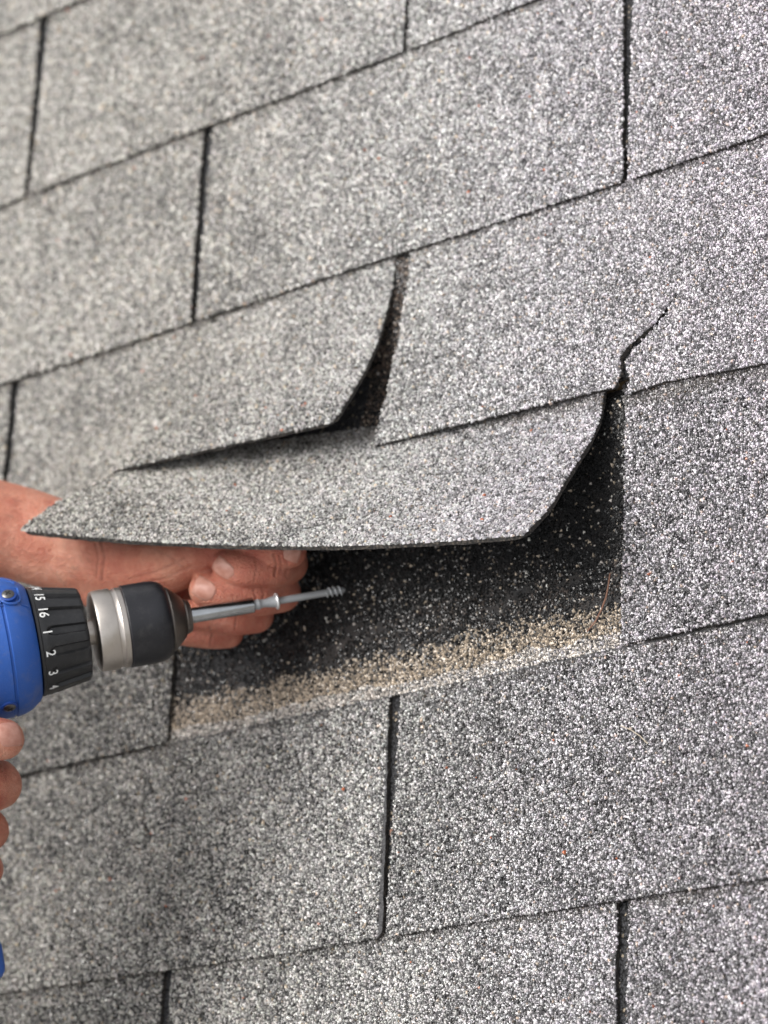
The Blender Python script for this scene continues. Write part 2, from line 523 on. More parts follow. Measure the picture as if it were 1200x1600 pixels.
# ------------------------------------------------------------------ the lifted tab and its shingle
def hermite_curve(pts):
    """arc-length parametrised smooth curve through 2D points; returns f(s)->(x,y)"""
    pts = np.array(pts, float)
    tt = np.linspace(0, 1, len(pts))
    d = np.gradient(pts, tt, axis=0)
    q = np.linspace(0, 1, 400); out = []
    i = np.clip((q * (len(pts) - 1)).astype(int), 0, len(pts) - 2)
    h = tt[1]; x = (q - tt[i]) / h; x = x[:, None]
    P = (2*x**3 - 3*x**2 + 1) * pts[i] + (x**3 - 2*x**2 + x) * h * d[i] + (-2*x**3 + 3*x**2) * pts[i+1] + (x**3 - x**2) * h * d[i+1]
    L = np.concatenate([[0], np.cumsum(np.linalg.norm(np.diff(P, axis=0), axis=1))])
    return P, L
# profiles (v, n) from the free edge to the nailing line at the left, middle and right
prof = {0.0: [(87.5, 129), (112, 102), (140, 62), (164, 30), (190, 9), (232, 2), (272, .5)],
        150.0: [(58.5, 92), (84, 66), (112, 38), (140, 18), (168, 7), (216, 2), (268, .5)],
        305.0: [(38, 74), (58, 54), (82, 36), (110, 16), (140, 5.5), (206, 2), (264, .5)]}
SL = 279.0
tabs_ = {}
for kx, pts in prof.items():
    P, L = hermite_curve(pts)
    s = np.linspace(0, SL, 240)
    tabs_[kx] = (np.interp(s, L * SL / L[-1], P[:, 0]), np.interp(s, L * SL / L[-1], P[:, 1]))
sgrid = np.linspace(0, SL, 240)
def flap_fn(a, s):
    a_ = np.asarray(a, float); s_ = np.clip(s, -2, SL + 2)
    e0, e1, e2 = [[np.interp(s_, sgrid, tabs_[kx][c]) + np.where(s_ < 0, s_, 0) * (tabs_[kx][c][1] - tabs_[kx][c][0]) / (sgrid[1]) for c in (0, 1)] for kx in (0.0, 150.0, 305.0)]
    x = a_ / 305.0; xm = 150 / 305.0
    l0 = (x - xm) * (x - 1) / (xm); l1 = x * (x - 1) / (xm * (xm - 1)); l2 = x * (x - xm) / (1 - xm)
    v = l0 * e0[0] + l1 * e1[0] + l2 * e2[0]; n = l0 * e0[1] + l1 * e1[1] + l2 * e2[1]
    # corners of the free edge sag / curl a touch
    n = n + .8 * (fbm(a_ / 30.0, s_ / 30.0, 31) - .5)
    return np.stack([a_, v, n + 1.2], 1)
ua, ub, jl = FLAP
batch_light_tone[0] = .06; painted_sheen[0] = .45  # bent and curled tabs lightened by the same painted sheen
fn0 = flat_fn(0)
def head_fn(a, s):
    """shingle top above the tabs: on the deck, pulled up over the lifted tab"""
    flat = fn0(a, s); x = np.clip((a + 25) / 25, 0, 1) * np.clip((330 - a) / 25, 0, 1)
    x = (x * x * (3 - 2 * x))[:, None]
    return flat * (1 - x) + flap_fn(np.clip(a, 0, 305), s) * x * [0, 1, 1] + x * np.stack([a, 0 * a, 0 * a], 1)
sh0 = build_sheet('shingle', roof, head_fn, np.linspace(ua + .4, ub - .4, 140), np.linspace(TOPS + .2, 276, 36), T * .8, m_fardark, [granules(head_fn, 138, 182, TOPS, 262, lambda a, s, n: exposed_cols(a, s * 0 + 60, n) + np.array([.16, .11, .08]) * (rng.random((n, 1)) < .6) * rng.random((n, 1)))],
                  label='shingle pulled up off its nails with one tab bent back')
for o in PENDING_TABS: o.parent = sh0
A, Sg, lf, rf = tab_grid(0, TW, 1.6, 1.2, 8.5, 6.5, 0, s_top=TOPS, flare=False)
# rubbed-off corners
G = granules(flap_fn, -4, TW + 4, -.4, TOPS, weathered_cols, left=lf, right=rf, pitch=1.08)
build_sheet('tab', sh0, flap_fn, A, Sg, 2.4, m_base, [G], label='tab bent up and held open over the screw')

# ------------------------------------------------------------------ the course above, pushed up by it
fn1 = flat_fn(1)
def curl_left(a, s):
    """tab to the left of the curled slot"""
    p = fn1(a, s)
    lift = np.interp(a, [-152, -110, -40, 0, 60, 152], [0, 8, 38, 56, 52, 45])
    f = np.clip(1 - s / EXP, -.02, 1)
    k_ = np.abs(f) ** 1.75
    n = p[:, 2] + lift * k_
    v = p[:, 1] + (lift ** 2) / (2 * EXP) * .95 * f
    return np.stack([p[:, 0], v, n], 1)
def curl_right(a, s):
    p = fn1(a, s)
    f = np.clip(1 - s / EXP, -.02, 1)
    cr = crack_u(s)
    lift = np.where(a < cr, np.interp(a, [152, 200, 306], [19, 15, 3.4]), 0)
    k_ = np.abs(f) ** 1.6
    lift = lift * (1 - np.clip((a - 290) / 15.0, 0, 1) * np.clip(s / 45.0, 0, 1))
    lip = 2.4 * np.exp(-np.clip(cr - a, 0, 99) / 9.0) * np.clip(1 - s / 50.0, 0, 1) * np.clip(s / 6.0, .5, 1)
    return np.stack([p[:, 0], p[:, 1] + lift ** 2 / (2 * EXP) * f, p[:, 2] + lift * k_ + lip], 1)
def crack_u(s):
    # jagged tear rising from the lower edge
    return np.interp(s, [-3, 0, 8, 17, 24, 33, 44, 52], [305.5, 305.5, 309.5, 307.5, 312, 325, 335, 344])
def crack_gap(s):
    return np.interp(s, [-3, 0, 3, 8, 18, 30, 44, 54], [5.5, 4.6, 3.2, 2.2, 2.2, 2.6, 1.8, 0])
sh1 = [o for o in bpy.data.objects if o.name.startswith('shingle') and o.type == 'MESH']
def shingle_over(k, u):
    for o in sh1:
        if o.parent != roof: continue
        vs = np.array([o.data.vertices[i].co[:] for i in (0, len(o.data.vertices) - 1)])
    return None
# the shingles of course 1 that carry the two tabs
def find_shingle(k, u):
    best = None
    for o in sh1:
        n_ = len(o.data.vertices); co = np.zeros(n_ * 3, np.float32); o.data.vertices.foreach_get('co', co)
        r = (co.reshape(-1, 3) - H0) @ M3 * 1000
        if abs(r[:, 1].min() - (k + 1) * EXP) < 20 and r[:, 0].min() - 2 < u < r[:, 0].max() + 2: best = o
    return best
pL, pR = find_shingle(1, 0), find_shingle(1, 300)
A, Sg, lf, rf = tab_grid(-.5 * TW, .5 * TW, 3.0, 2.2, 2.0, .6, 1)
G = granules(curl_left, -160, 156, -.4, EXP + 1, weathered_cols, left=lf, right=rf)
build_sheet('tab', pL, curl_left, A, Sg, 2.4, m_base, [G], label='tab curled up at its right corner over the lifted one')
A0, Sg0, lf0, rf0 = tab_grid(.5 * TW, 1.5 * TW, 9.0, 5.0, 2.6, 1.4, 1)
s = np.linspace(0, EXP, 110)
L = np.interp(s, np.linspace(0, EXP, 60), A0[:, 0]); Rr = np.interp(s, np.linspace(0, EXP, 60), A0[:, -1])
cu = crack_u(s) + edge_wobble(s, 77, 1.6); cg = crack_gap(s)
def half(l, r, na=60):
    q = np.linspace(0, 1, na)
    A = l[:, None] + (r - l)[:, None] * q
    return A, np.repeat(s[:, None], na, 1) + edge_wobble(A[0], 12.3, .6)[None] * (1 - s / EXP)[:, None]
Aa, Sa = half(L, cu - cg / 2); Ab, Sb = half(cu + cg / 2, Rr)
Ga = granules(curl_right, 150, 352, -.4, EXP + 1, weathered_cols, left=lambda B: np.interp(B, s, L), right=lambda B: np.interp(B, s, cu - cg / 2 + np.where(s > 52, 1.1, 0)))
def curl_right_b(a, s_):
    return fn1(a, s_) - np.array([0, 1, 0]) * np.clip(1 - s_ / 40, 0, 1)[:, None] * np.interp(a, [298, 330], [4.5, 0])[:, None]
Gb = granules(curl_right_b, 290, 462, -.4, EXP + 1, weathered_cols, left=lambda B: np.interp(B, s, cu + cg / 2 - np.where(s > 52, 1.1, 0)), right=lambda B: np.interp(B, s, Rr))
V1_, F1_, m1_, uv1_ = sheet(curl_right, Aa, Sa, 2.5); V2_, F2_, m2_, uv2_ = sheet(curl_right_b, Ab, Sb, 2.5)
V = np.concatenate([V1_, V2_]); F = np.concatenate([F1_, F2_ + len(V1_)]); mi = np.concatenate([m1_, m2_]); uv = np.concatenate([uv1_, uv2_])
colr = np.ones((len(V), 4)) * [.1, .1, .1, 1]
for G in (Ga, Gb):
    F = np.concatenate([F, G[1] + len(V)]); V = np.concatenate([V, G[0]]); colr = np.concatenate([colr, G[2]])
    uv = np.concatenate([uv, np.zeros((len(G[0]), 2))]); mi = np.concatenate([mi, np.full(len(G[1]), 2)])
me = newmesh('tab', w(V), F, [m_base, m_edge, m_gran], mi, False, uv * .001, colr)
link('tab', me, pR, label='tab with a jagged crack rising from its lower edge')

# ------------------------------------------------------------------ drill
exec_globals = globals()
AL, BE = math.radians(9.3), math.radians(12.5)
def cvec(v): return v[0] * CR + v[1] * CU + v[2] * CB
DX = cvec((math.cos(BE) * math.cos(AL), math.cos(BE) * math.sin(AL), -math.sin(BE)))
dn = cvec((math.sin(AL), -math.cos(AL), 0)); dn = dn - DX * (dn @ DX); dn /= np.linalg.norm(dn)   # toward the grip
DC = np.cross(DX, dn); DC /= np.linalg.norm(DC)
if DC @ CB < 0: DC = -DC                                                                  # toward the viewer's side
TIP = W(535, 922, 1560)
def D(P):
    """drill space (x forward from the screw tip, y to viewer's side, z toward grip) -> roof mm"""
    P = np.asarray(P, float)
    return TIP + P[..., 0:1] * DX + P[..., 1:2] * DC + P[..., 2:3] * dn

def Dorient(F):
    return F
hand = np.dot(np.cross(DX, DC), dn)      # handedness for face winding

def lathe(prof, seg=72, rmod=None):
    V, F = [], []
    ph = np.arange(seg) * 2 * math.pi / seg
    for x, r in prof:
        rr = np.full(seg, float(r)) if rmod is None else rmod(x, ph, r)
        V.append(np.stack([np.full(seg, x), rr * np.cos(ph), rr * np.sin(ph)], 1))
    n = len(prof)
    for i in range(n - 1):
        for j in range(seg):
            a, b_, c, d = i * seg + j, i * seg + (j + 1) % seg, (i + 1) * seg + (j + 1) % seg, (i + 1) * seg + j
            F.append((a, b_, c, d))
    F.append(tuple(range(seg))[::-1]); F.append(tuple((n - 1) * seg + j for j in range(seg)))
    if hand > 0: F = [f[::-1] for f in F]
    return np.concatenate(V), F

def fix_normals(me):
    import bmesh
    bm = bmesh.new(); bm.from_mesh(me)
    bmesh.ops.recalc_face_normals(bm, faces=bm.faces); bm.to_mesh(me); bm.free()

def dpart(name, V, F, m, parent, smooth=35, space=D, **props):
    me = newmesh(name, w(space(V)), F, [m])
    fix_normals(me)
    if smooth:
        me.shade_smooth() if hasattr(me, 'shade_smooth') else None
        me.polygons.foreach_set('use_smooth', np.ones(len(me.polygons), bool))
        try: me.set_sharp_from_angle(angle=math.radians(smooth))
        except Exception: pass
    return link(name, me, parent, **props)

def rbox(c, h, ax=None, bev=2.0, n=3):
    """rounded box in local space: centre c, half sizes h"""
    import bmesh
    bm = bmesh.new(); bmesh.ops.create_cube(bm, size=2)
    for v in bm.verts: v.co = Vector((v.co.x * h[0], v.co.y * h[1], v.co.z * h[2]))
    bmesh.ops.bevel(bm, geom=list(bm.edges), offset=bev, segments=n, affect='EDGES', profile=.5)
    bm.verts.index_update()
    V = np.array([v.co[:] for v in bm.verts]); F = [tuple(v.index for v in f.verts) for f in bm.faces]
    bm.free()
    if ax is not None: V = V @ np.array(ax)
    return V + np.array(c), F

def join(parts):
    V, F, o = [], [], 0
    for v, f in parts:
        V.append(v); F += [tuple(i + o for i in q) for q in f]; o += len(v)
    return np.concatenate(V), F

def grainy(name, base, rough, bump=.0002, scale=900., metal=0., var=.12, **kw):
    m, t, b = mat(name, base, rough, metal, **kw)
    g = node(t, 'ShaderNodeTexCoord').outputs['Object']
    n1 = node(t, 'ShaderNodeTexNoise', {'Vector': g, 'Scale': scale, 'Detail': 3.0})
    n2 = node(t, 'ShaderNodeTexNoise', {'Vector': g, 'Scale': 45.0, 'Detail': 6.0, 'Roughness': .65})
    c = ramp(t, n2.outputs[0], [(.3, tuple(x * (1 - var) for x in base)), (.7, tuple(min(1, x * (1 + var)) for x in base))])
    t.links.new(c, b.inputs['Base Color'])
    rr = mth(t, 'MULTIPLY_ADD', n2.outputs[0], .22, rough - .11)
    t.links.new(rr, b.inputs['Roughness'])
    bmp = node(t, 'ShaderNodeBump', {'Height': n1.outputs[0], 'Strength': .5, 'Distance': bump})
    t.links.new(bmp.outputs[0], b.inputs['Normal'])
    return m
def scuffed(m, dust, amt=.5, sc=70.):
    t = m.node_tree; b = t.nodes['Principled BSDF']; src = b.inputs['Base Color'].links[0].from_socket
    g = node(t, 'ShaderNodeTexCoord').outputs['Object']
    a = node(t, 'ShaderNodeTexNoise', {'Vector': g, 'Scale': sc, 'Detail': 9.0, 'Roughness': .75})
    mp = node(t, 'ShaderNodeMapping', {'Vector': g, 'Scale': (300., 2200., 700.), 'Rotation': (.5, .2, .9)})
    l = node(t, 'ShaderNodeTexNoise', {'Vector': mp.outputs[0], 'Scale': 1.0, 'Detail': 2.0})
    f = mth(t, 'ADD', ramp(t, a.outputs[0], [(.52, (0, 0, 0)), (.8, (amt, amt, amt))]), ramp(t, l.outputs[0], [(.66, (0, 0, 0)), (.74, (amt * .6, amt * .6, amt * .6))]))
    t.links.new(mixc(t, f, src, dust), b.inputs['Base Color'])
    return m
m_blue = grainy('blue_nylon_housing', (.017, .085, .35), .46, .00025, 1500.)
m_black = grainy('black_clutch_plastic', (.012, .012, .013), .36, .0002, 1400., var=.35)
m_rub = grainy('black_chuck_sleeve', (.010, .010, .013), .40, .00012, 1200., var=.3)
m_nick = grainy('satin_nickel', (.52, .475, .43), .36, .00008, 2500., metal=1., var=.05)
m_chrome = grainy('chrome_socket', (.42, .43, .44), .20, .00003, 900., metal=1., var=.2)
m_dsteel = grainy('dark_steel', (.16, .155, .15), .35, .0001, 900., metal=1.)
m_zinc = grainy('zinc_coating', (.30, .31, .32), .5, .00012, 1500., metal=.3)
m_white = grainy('white_ink', (.78, .78, .76), .5, .0001, 900., var=.05)
m_jaw = grainy('jaw_steel', (.17, .15, .135), .42, .0001, 900., metal=1.)

drill = empty('cordless_drill', label='blue and black cordless drill driver with nickel chuck entering at the left', category='drill')
drill.location = w(D(np.array([-190., 0, 0]))[None])[0]
def keepw(o):                        # parts are built in world metres; hang them on the Empty
    return o
INV = Matrix.Translation(-drill.location)
def dp(name, V, F, m, parent=None, **kw):
    o = dpart(name, V, F, m, drill if parent is None else parent, **kw)
    if parent is None: o.matrix_parent_inverse = INV
    return o

# housing: one rounded barrel with a flat-topped gear case, grip and foot
def body_r(x, ph, r):
    # slight squareness on top, seam swelling
    top = np.clip(-np.sin(ph), 0, 1)
    return r * (1 + .015 * np.cos(4 * ph))
bp = [(-330, 20), (-329, 27), (-322, 32), (-300, 34.5), (-260, 35.5), (-230, 35.5), (-190, 35.8), (-184, 35.8), (-183.3, 35.0), (-182.6, 35.0), (-182, 35.7), (-178, 35.0), (-174.5, 33.6), (-171.5, 31.6), (-169.2, 29.9), (-168.4, 28.4), (-168.2, 26)]
bp = [(x + 3.6, r) for x, r in bp]
V, F = lathe(bp, 96, body_r)
body = dp('motor_housing', V, F, m_blue)
# raised rib frames round the screw wells, on the viewer's side
def on_barrel(x, phi, r):
    phi = np.asarray(phi, float)
    return np.stack([np.asarray(x, float) + 0 * phi, r * np.cos(phi), r * np.sin(phi)], -1)
def barrel_tube(pts, r, rad, seg=8):
    """bead following (x, phi_deg) points on the barrel"""
    P = np.array([on_barrel(x, math.radians(p), float(np.interp(x, [q[0] for q in bp], [q[1] for q in bp])) + (r - 35.6)) for x, p in pts])
    return tube(P, rad, seg)
def tube(P, rad, seg=10, caps=True):
    P = np.asarray(P, float); n = len(P)
    rad = np.full(n, rad) if np.isscalar(rad) else np.asarray(rad)
    tg = np.gradient(P, axis=0); tg /= np.linalg.norm(tg, axis=1)[:, None]
    ref = np.array([0.31, .52, .79])
    V, F = [], []
    for i in range(n):
        a = np.cross(tg[i], ref); a /= np.linalg.norm(a); b_ = np.cross(tg[i], a)
        ph = np.arange(seg) * 2 * math.pi / seg
        V.append(P[i] + rad[i] * (np.cos(ph)[:, None] * a + np.sin(ph)[:, None] * b_))
    for i in range(n - 1):
        for j in range(seg):
            F.append((i * seg + j, i * seg + (j + 1) % seg, (i + 1) * seg + (j + 1) % seg, (i + 1) * seg + j))
    if caps: F.append(tuple(range(seg))[::-1]); F.append(tuple((n - 1) * seg + j for j in range(seg)))
    return np.concatenate(V), F
def arc_u(xc, pc, wx, wp, sgn=1):
    """U outline: straight sides from the top edge, round end; x half width wx mm, length wp deg"""
    pts = []
    for q in np.linspace(0, 1, 5): pts.append((xc - wx, pc - wp + q * wp))
    for a in np.linspace(180, 0, 9): pts.append((xc + wx * math.cos(math.radians(a)), pc + wx / 35.6 * 57.3 * math.sin(math.radians(a))))
    for q in np.linspace(0, 1, 5): pts.append((xc + wx, pc - q * wp))
    return pts
ribs = [barrel_tube(arc_u(-174.6, -46, 5.0, 15), 35.7, .7), barrel_tube([(-190, -62), (-184, -61.8), (-180, -61.5), (-169.6, -61)], 35.7, .7),
        barrel_tube([(-194, -80), (-184, -79), (-176, -75), (-170, -71)], 35.6, 1.1), barrel_tube([(-200, -39), (-190, -39), (-182, -38), (-179.6, -38)], 35.6, .55),
        barrel_tube([(-169.6, -39), (-167.5, -38.5), (-166, -38)], 35.4, .4), barrel_tube([(-187, -62), (-186.6, -50), (-185.5, -39)], 35.6, .6), barrel_tube([(-181.5, -61), (-181, -50), (-180, -40)], 35.5, .5)]
V, F = join(ribs); dp('reinforcing_rib', V, F, m_blue)
def screw_at(x, phi):
    p = math.radians(phi)
    out = np.array([0, math.cos(p), math.sin(p)]); tan = np.array([0, -math.sin(p), math.cos(p)]); ex = np.array([1., 0, 0])
    c = np.array([x, 0, 0])
    def disc(r0, h0, h1, seg=28, dome=0):
        ph = np.arange(seg) * 2 * math.pi / seg
        rows = [(r0, h0), (r0, h1 - .3), (r0 * .9, h1), (r0 * .5, h1 + dome), (.001, h1 + dome * 1.2)]
        V = np.concatenate([c + out * h + rr * (np.cos(ph)[:, None] * ex + np.sin(ph)[:, None] * tan) for rr, h in rows]); F = []
        for i in range(len(rows) - 1):
            for j in range(seg): F.append((i * seg + j, i * seg + (j + 1) % seg, (i + 1) * seg + (j + 1) % seg, (i + 1) * seg + j))
        return V, F
    V, F = disc(4.4, 30, 35.95); well = dp('screw_well', V, F, m_bluewell)
    V, F = disc(3.2, 33, 36.5, dome=.5); s = dp('screw', V, F, m_dsteel)
    A = np.stack([ex, out, tan])
    parts = []
    for an in (45, 135):
        ca, sa = math.cos(math.radians(an)), math.sin(math.radians(an))
        A = np.stack([ex * ca + tan * sa, out, -ex * sa + tan * ca])
        parts.append(rbox(c + out * 37.0, (1.7, .25, .38), A, .06, 1))
    V, F = join(parts); x_ = dp('cross_slot', V, F, m_slot, parent=s)
    x_.matrix_parent_inverse = s.matrix_parent_inverse.copy() if False else Matrix.Identity(4)
for m_ in (m_blue, m_black, m_rub): scuffed(m_, (.20, .19, .18) if m_ is m_blue else (.10, .095, .09), .5 if m_ is m_blue else .4)
scuffed(m_white, (.3, .3, .3), .3, 300.)
scuffed(m_nick, (.28, .25, .22), .5, 120.)
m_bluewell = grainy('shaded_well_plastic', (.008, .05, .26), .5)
m_slot, _, _ = mat('slot_recess', (.008, .008, .008), .6)
screw_at(-175.4, -48)
screw_at(-183.4, 57)
# grip and foot
def gripz(z):
    return (-228 + 4 * math.sin(z / 60.0) - z * .02)
V = []; F = []
zs = np.linspace(22, 150, 26); seg = 32
for i, z in enumerate(zs):
    rx = np.interp(z, [22, 45, 90, 130, 150], [26, 19, 18, 19, 23]); ry = np.interp(z, [22, 45, 90, 130, 150], [21, 16.5, 16, 17, 21])
    ph = np.arange(seg) * 2 * math.pi / seg
    V.append(np.stack([gripz(z) + rx * np.cos(ph), ry * np.sin(ph), np.full(seg, z)], 1))
for i in range(len(zs) - 1):
    for j in range(seg): F.append((i * seg + j, i * seg + (j + 1) % seg, (i + 1) * seg + (j + 1) % seg, (i + 1) * seg + j))
F.append(tuple(range(seg))); F.append(tuple((len(zs) - 1) * seg + j for j in range(seg)))
dp('grip', np.concatenate(V), F, m_blue)
V, F = rbox((-251, 0, 152), (44, 33, 12), None, 7, 4); dp('foot', V, F, m_blue)
V, F = rbox((-262, 0, 176), (46, 34, 11.5), None, 5, 4); dp('battery', V, F, m_black)
V, F = rbox((-206, 0, 44), (9, 8, 13), None, 4, 3); dp('trigger', V, F, m_black)

# torque ring with sixteen flutes and printed figures
CX0, CX1 = -164.4, -137.6
xs = [CX0, CX0 + .4, CX0 + 1.6, CX0 + 2.2, CX0 + 4] + list(np.linspace(CX0 + 5, CX1 - 1.8, 24)) + [CX1 - .9, CX1 - .3, CX1, CX1 - .1]
def ring_r(x):
    return np.interp(x, [CX0, CX0 + .4, CX0 + 1.6, CX0 + 2.2, CX0 + 4, CX1 - 1.8, CX1 - .9, CX1 - .3, CX1], [27.4, 28.4, 28.5, 28.0, 28.2, 24.2, 23.7, 22.8, 21.5])
def flute(x, ph, r):
    d = np.degrees(ph); best = np.full(len(ph), 1e9)
    best = np.abs(((d - (-21.5 + 8.0 + 3.2)) + 11.25) % 22.5 - 11.25)          # centre of the hollow between figures
    hw = 4.7
    end = np.clip((x - (CX0 + 5.6)) / 3.2, 0, 1)
    hw_x = hw * np.sqrt(np.clip(1 - (1 - end) ** 2, 0, 1))
    m = np.clip((hw_x - best) / 1.0 + .5, 0, 1) if end > 0 else 0 * best
    return np.full(len(ph), float(r)) - 1.7 * m * np.clip((CX1 + 2 - x) / 3, .0, 1)
V, F = lathe([(x, float(ring_r(x))) for x in xs[:-1]] + [(CX1 + .02, 6.0)], 384, flute)
ring = dp('clutch_ring', V, F, m_black, smooth=40)
def text_mesh(body, size):
    cu_ = bpy.data.curves.new('figure', 'FONT'); cu_.body = body; cu_.size = size; cu_.offset = .03 * size / 5; cu_.extrude = .06
    cu_.resolution_u = 4; cu_.align_x = 'CENTER'
    o = bpy.data.objects.new('figure', cu_); COL.objects.link(o)
    dg = bpy.context.evaluated_depsgraph_get(); dg.update()
    me = bpy.data.meshes.new_from_object(o.evaluated_get(dg))
    V = np.array([v.co[:] for v in me.vertices]); F = [tuple(p.vertices) for p in me.polygons]
    bpy.data.objects.remove(o); bpy.data.curves.remove(cu_); bpy.data.meshes.remove(me)
    return V, F
figs = ['1', '2', '3', '4', '5', '6', '7', '8', '9', '10', '11', '12', '13', '14', '15', '16']
for i, f in enumerate(figs):
    tv, tf = text_mesh(f, 7.0)
    phc = math.radians(-9.5 + 22.5 * i)
    x = CX0 + 3.0 + tv[:, 1]
    r = np.interp(x, [CX0 + 4, CX1 - 1.8], [28.2, 24.2]) + .19 + tv[:, 2]
    ph = phc + tv[:, 0] * .92 / 27.5
    V = np.stack([x, r * np.cos(ph), r * np.sin(ph)], 1)
    o = dp('numeral', V, tf, m_white, parent=ring, smooth=0)

# spindle, chuck body, sleeve, nose
V, F = lathe([(-139, 8.2), (-137.2, 8.2), (-136.9, 7.6), (-136.2, 7.2), (-135.9, 6.4), (-132, 6.4)], 48); dp('spindle', V, F, m_nick)
V, F = lathe([(-133.2, 7), (-133.1, 17.5), (-132.7, 19.4), (-132.1, 20.6), (-131.0, 21.1), (-122.8, 21.2), (-122.2, 21.0), (-121.9, 20.2), (-120.2, 20.4), (-119.6, 20.9), (-117.0, 20.9), (-116.6, 20.4)], 96)
dp('chuck_body', V, F, m_nick)
V, F = lathe([(-117, 20), (-116.6, 21.0), (-116.0, 21.5), (-103, 21.5), (-99.5, 21.2), (-96.5, 20.2), (-94.4, 18.6), (-93.8, 17.4), (-93.7, 16)], 96)
def knurl(V):
    return V
dp('chuck_sleeve', V, F, m_rub)
V, F = lathe([(-93.8, 16.6), (-92.9, 16.9), (-92.0, 16.5), (-86.0, 11.0), (-85.0, 9.2), (-84.2, 9.2), (-83.8, 8.9), (-82.2, 8.4), (-81.8, 7.6), (-81.8, 4.5)], 96)
dp('chuck_nose', V, F, m_jaw)
V, F = lathe([(-86, 3.9), (-84, 4.1), (-49.2, 4.05), (-48.2, 3.9), (-47.9, 3.5), (-47.9, 2.4)], 48); dp('nut_driver', V, F, m_chrome)

# screw held in the driver
V, F = lathe([(-49, 2.4), (-47, 2.6), (-45.2, 2.9), (-44.4, 2.4), (-42.5, 2.1), (-37.2, 3.0), (-36.4, 3.2), (-36.2, 2.0)], 32)
scr = dpart('roofing_screw', V, F, m_zinc, None, label='grey screw with washer held in the driver tip beside the fingers', category='screw')
V, F = lathe([(-36.4, 2), (-36.3, 4.1), (-35.6, 4.5), (-35.0, 4.3), (-34.6, 3.4), (-34.4, 1.9)], 40); dpart('washer', V, F, grainy('pale_washer', (.55, .55, .55), .35, metal=.6), scr)
V, F = lathe([(-34.6, 1.95), (-10, 1.85), (-9, 1.7), (0, 1.6), (1.2, 1.0), (1.6, .3)], 24); dpart('shank', V, F, m_zinc, scr)
th_ = np.linspace(0, 3.6 * 2 * math.pi, 140); rr = 2.1
P = np.stack([-9 + th_ / (2 * math.pi) * 2.55, rr * np.cos(th_), rr * np.sin(th_)], 1)
V, F = tube(P, .62, 8); dpart('thread', V, F, m_zinc, scr)

# ------------------------------------------------------------------ person: two bare arms and hands
m_skin, t, b = mat('skin', (.5, .25, .18), .5)
g = node(t, 'ShaderNodeTexCoord').outputs['Object']
n1 = node(t, 'ShaderNodeTexNoise', {'Vector': g, 'Scale': 55.0, 'Detail': 5.0, 'Roughness': .6})
n2 = node(t, 'ShaderNodeTexNoise', {'Vector': g, 'Scale': 420.0, 'Detail': 4.0, 'Roughness': .7})
c1 = ramp(t, n1.outputs[0], [(.3, (.40, .125, .085)), (.48, (.54, .225, .15)), (.7, (.66, .35, .25))])
c2 = ramp(t, n2.outputs[0], [(.3, (.88, .82, .80)), (.65, (1.04, 1.03, 1.02))])
fl = node(t, 'ShaderNodeAttribute', attribute_name='flush').outputs['Fac']
c3 = mixc(t, 1.0, c1, c2, 'MULTIPLY')
vs_ = node(t, 'ShaderNodeTexNoise', {'Vector': g, 'Scale': 130.0, 'Detail': 4.0})
fm = mth(t, 'MULTIPLY', fl, mth(t, 'MULTIPLY_ADD', vs_.outputs[0], 1.2, .15)); fm = mth(t, 'MINIMUM', fm, .85)
c4 = mixc(t, fm, c3, (.42, .105, .075))
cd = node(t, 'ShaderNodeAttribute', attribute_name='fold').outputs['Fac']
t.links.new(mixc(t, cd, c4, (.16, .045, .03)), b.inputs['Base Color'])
b.inputs['Subsurface Weight'].default_value = .35
b.inputs['Subsurface Radius'].default_value = (1.0, .35, .2)
b.inputs['Subsurface Scale'].default_value = .004
b.inputs['Roughness'].default_value = .56
b.inputs['Specular IOR Level'].default_value = .35
vo = node(t, 'ShaderNodeTexVoronoi', {'Vector': g, 'Scale': 1100.0})
mp = node(t, 'ShaderNodeMapping', {'Vector': g, 'Scale': (260., 1400., 900.), 'Rotation': (.3, .5, .4)})
wr = node(t, 'ShaderNodeTexNoise', {'Vector': mp.outputs[0], 'Scale': 1.0, 'Detail': 3.0, 'Distortion': .6})
h = mth(t, 'ADD', mth(t, 'MULTIPLY', n2.outputs[0], .8), mth(t, 'MULTIPLY', vo.outputs['Distance'], .25))
h = mth(t, 'ADD', h, mth(t, 'MULTIPLY', wr.outputs[0], 1.1))
bmp = node(t, 'ShaderNodeBump', {'Height': h, 'Strength': .85, 'Distance': .0011})
t.links.new(bmp.outputs[0], b.inputs['Normal'])
m_nail, t, b = mat('fingernail', (.62, .40, .33), .45)
g = node(t, 'ShaderNodeTexCoord').outputs['Object']
n1 = node(t, 'ShaderNodeTexNoise', {'Vector': g, 'Scale': 250.0, 'Detail': 3.0})
t.links.new(ramp(t, n1.outputs[0], [(.35, (.42, .185, .135)), (.65, (.52, .27, .21))]), b.inputs['Base Color'])

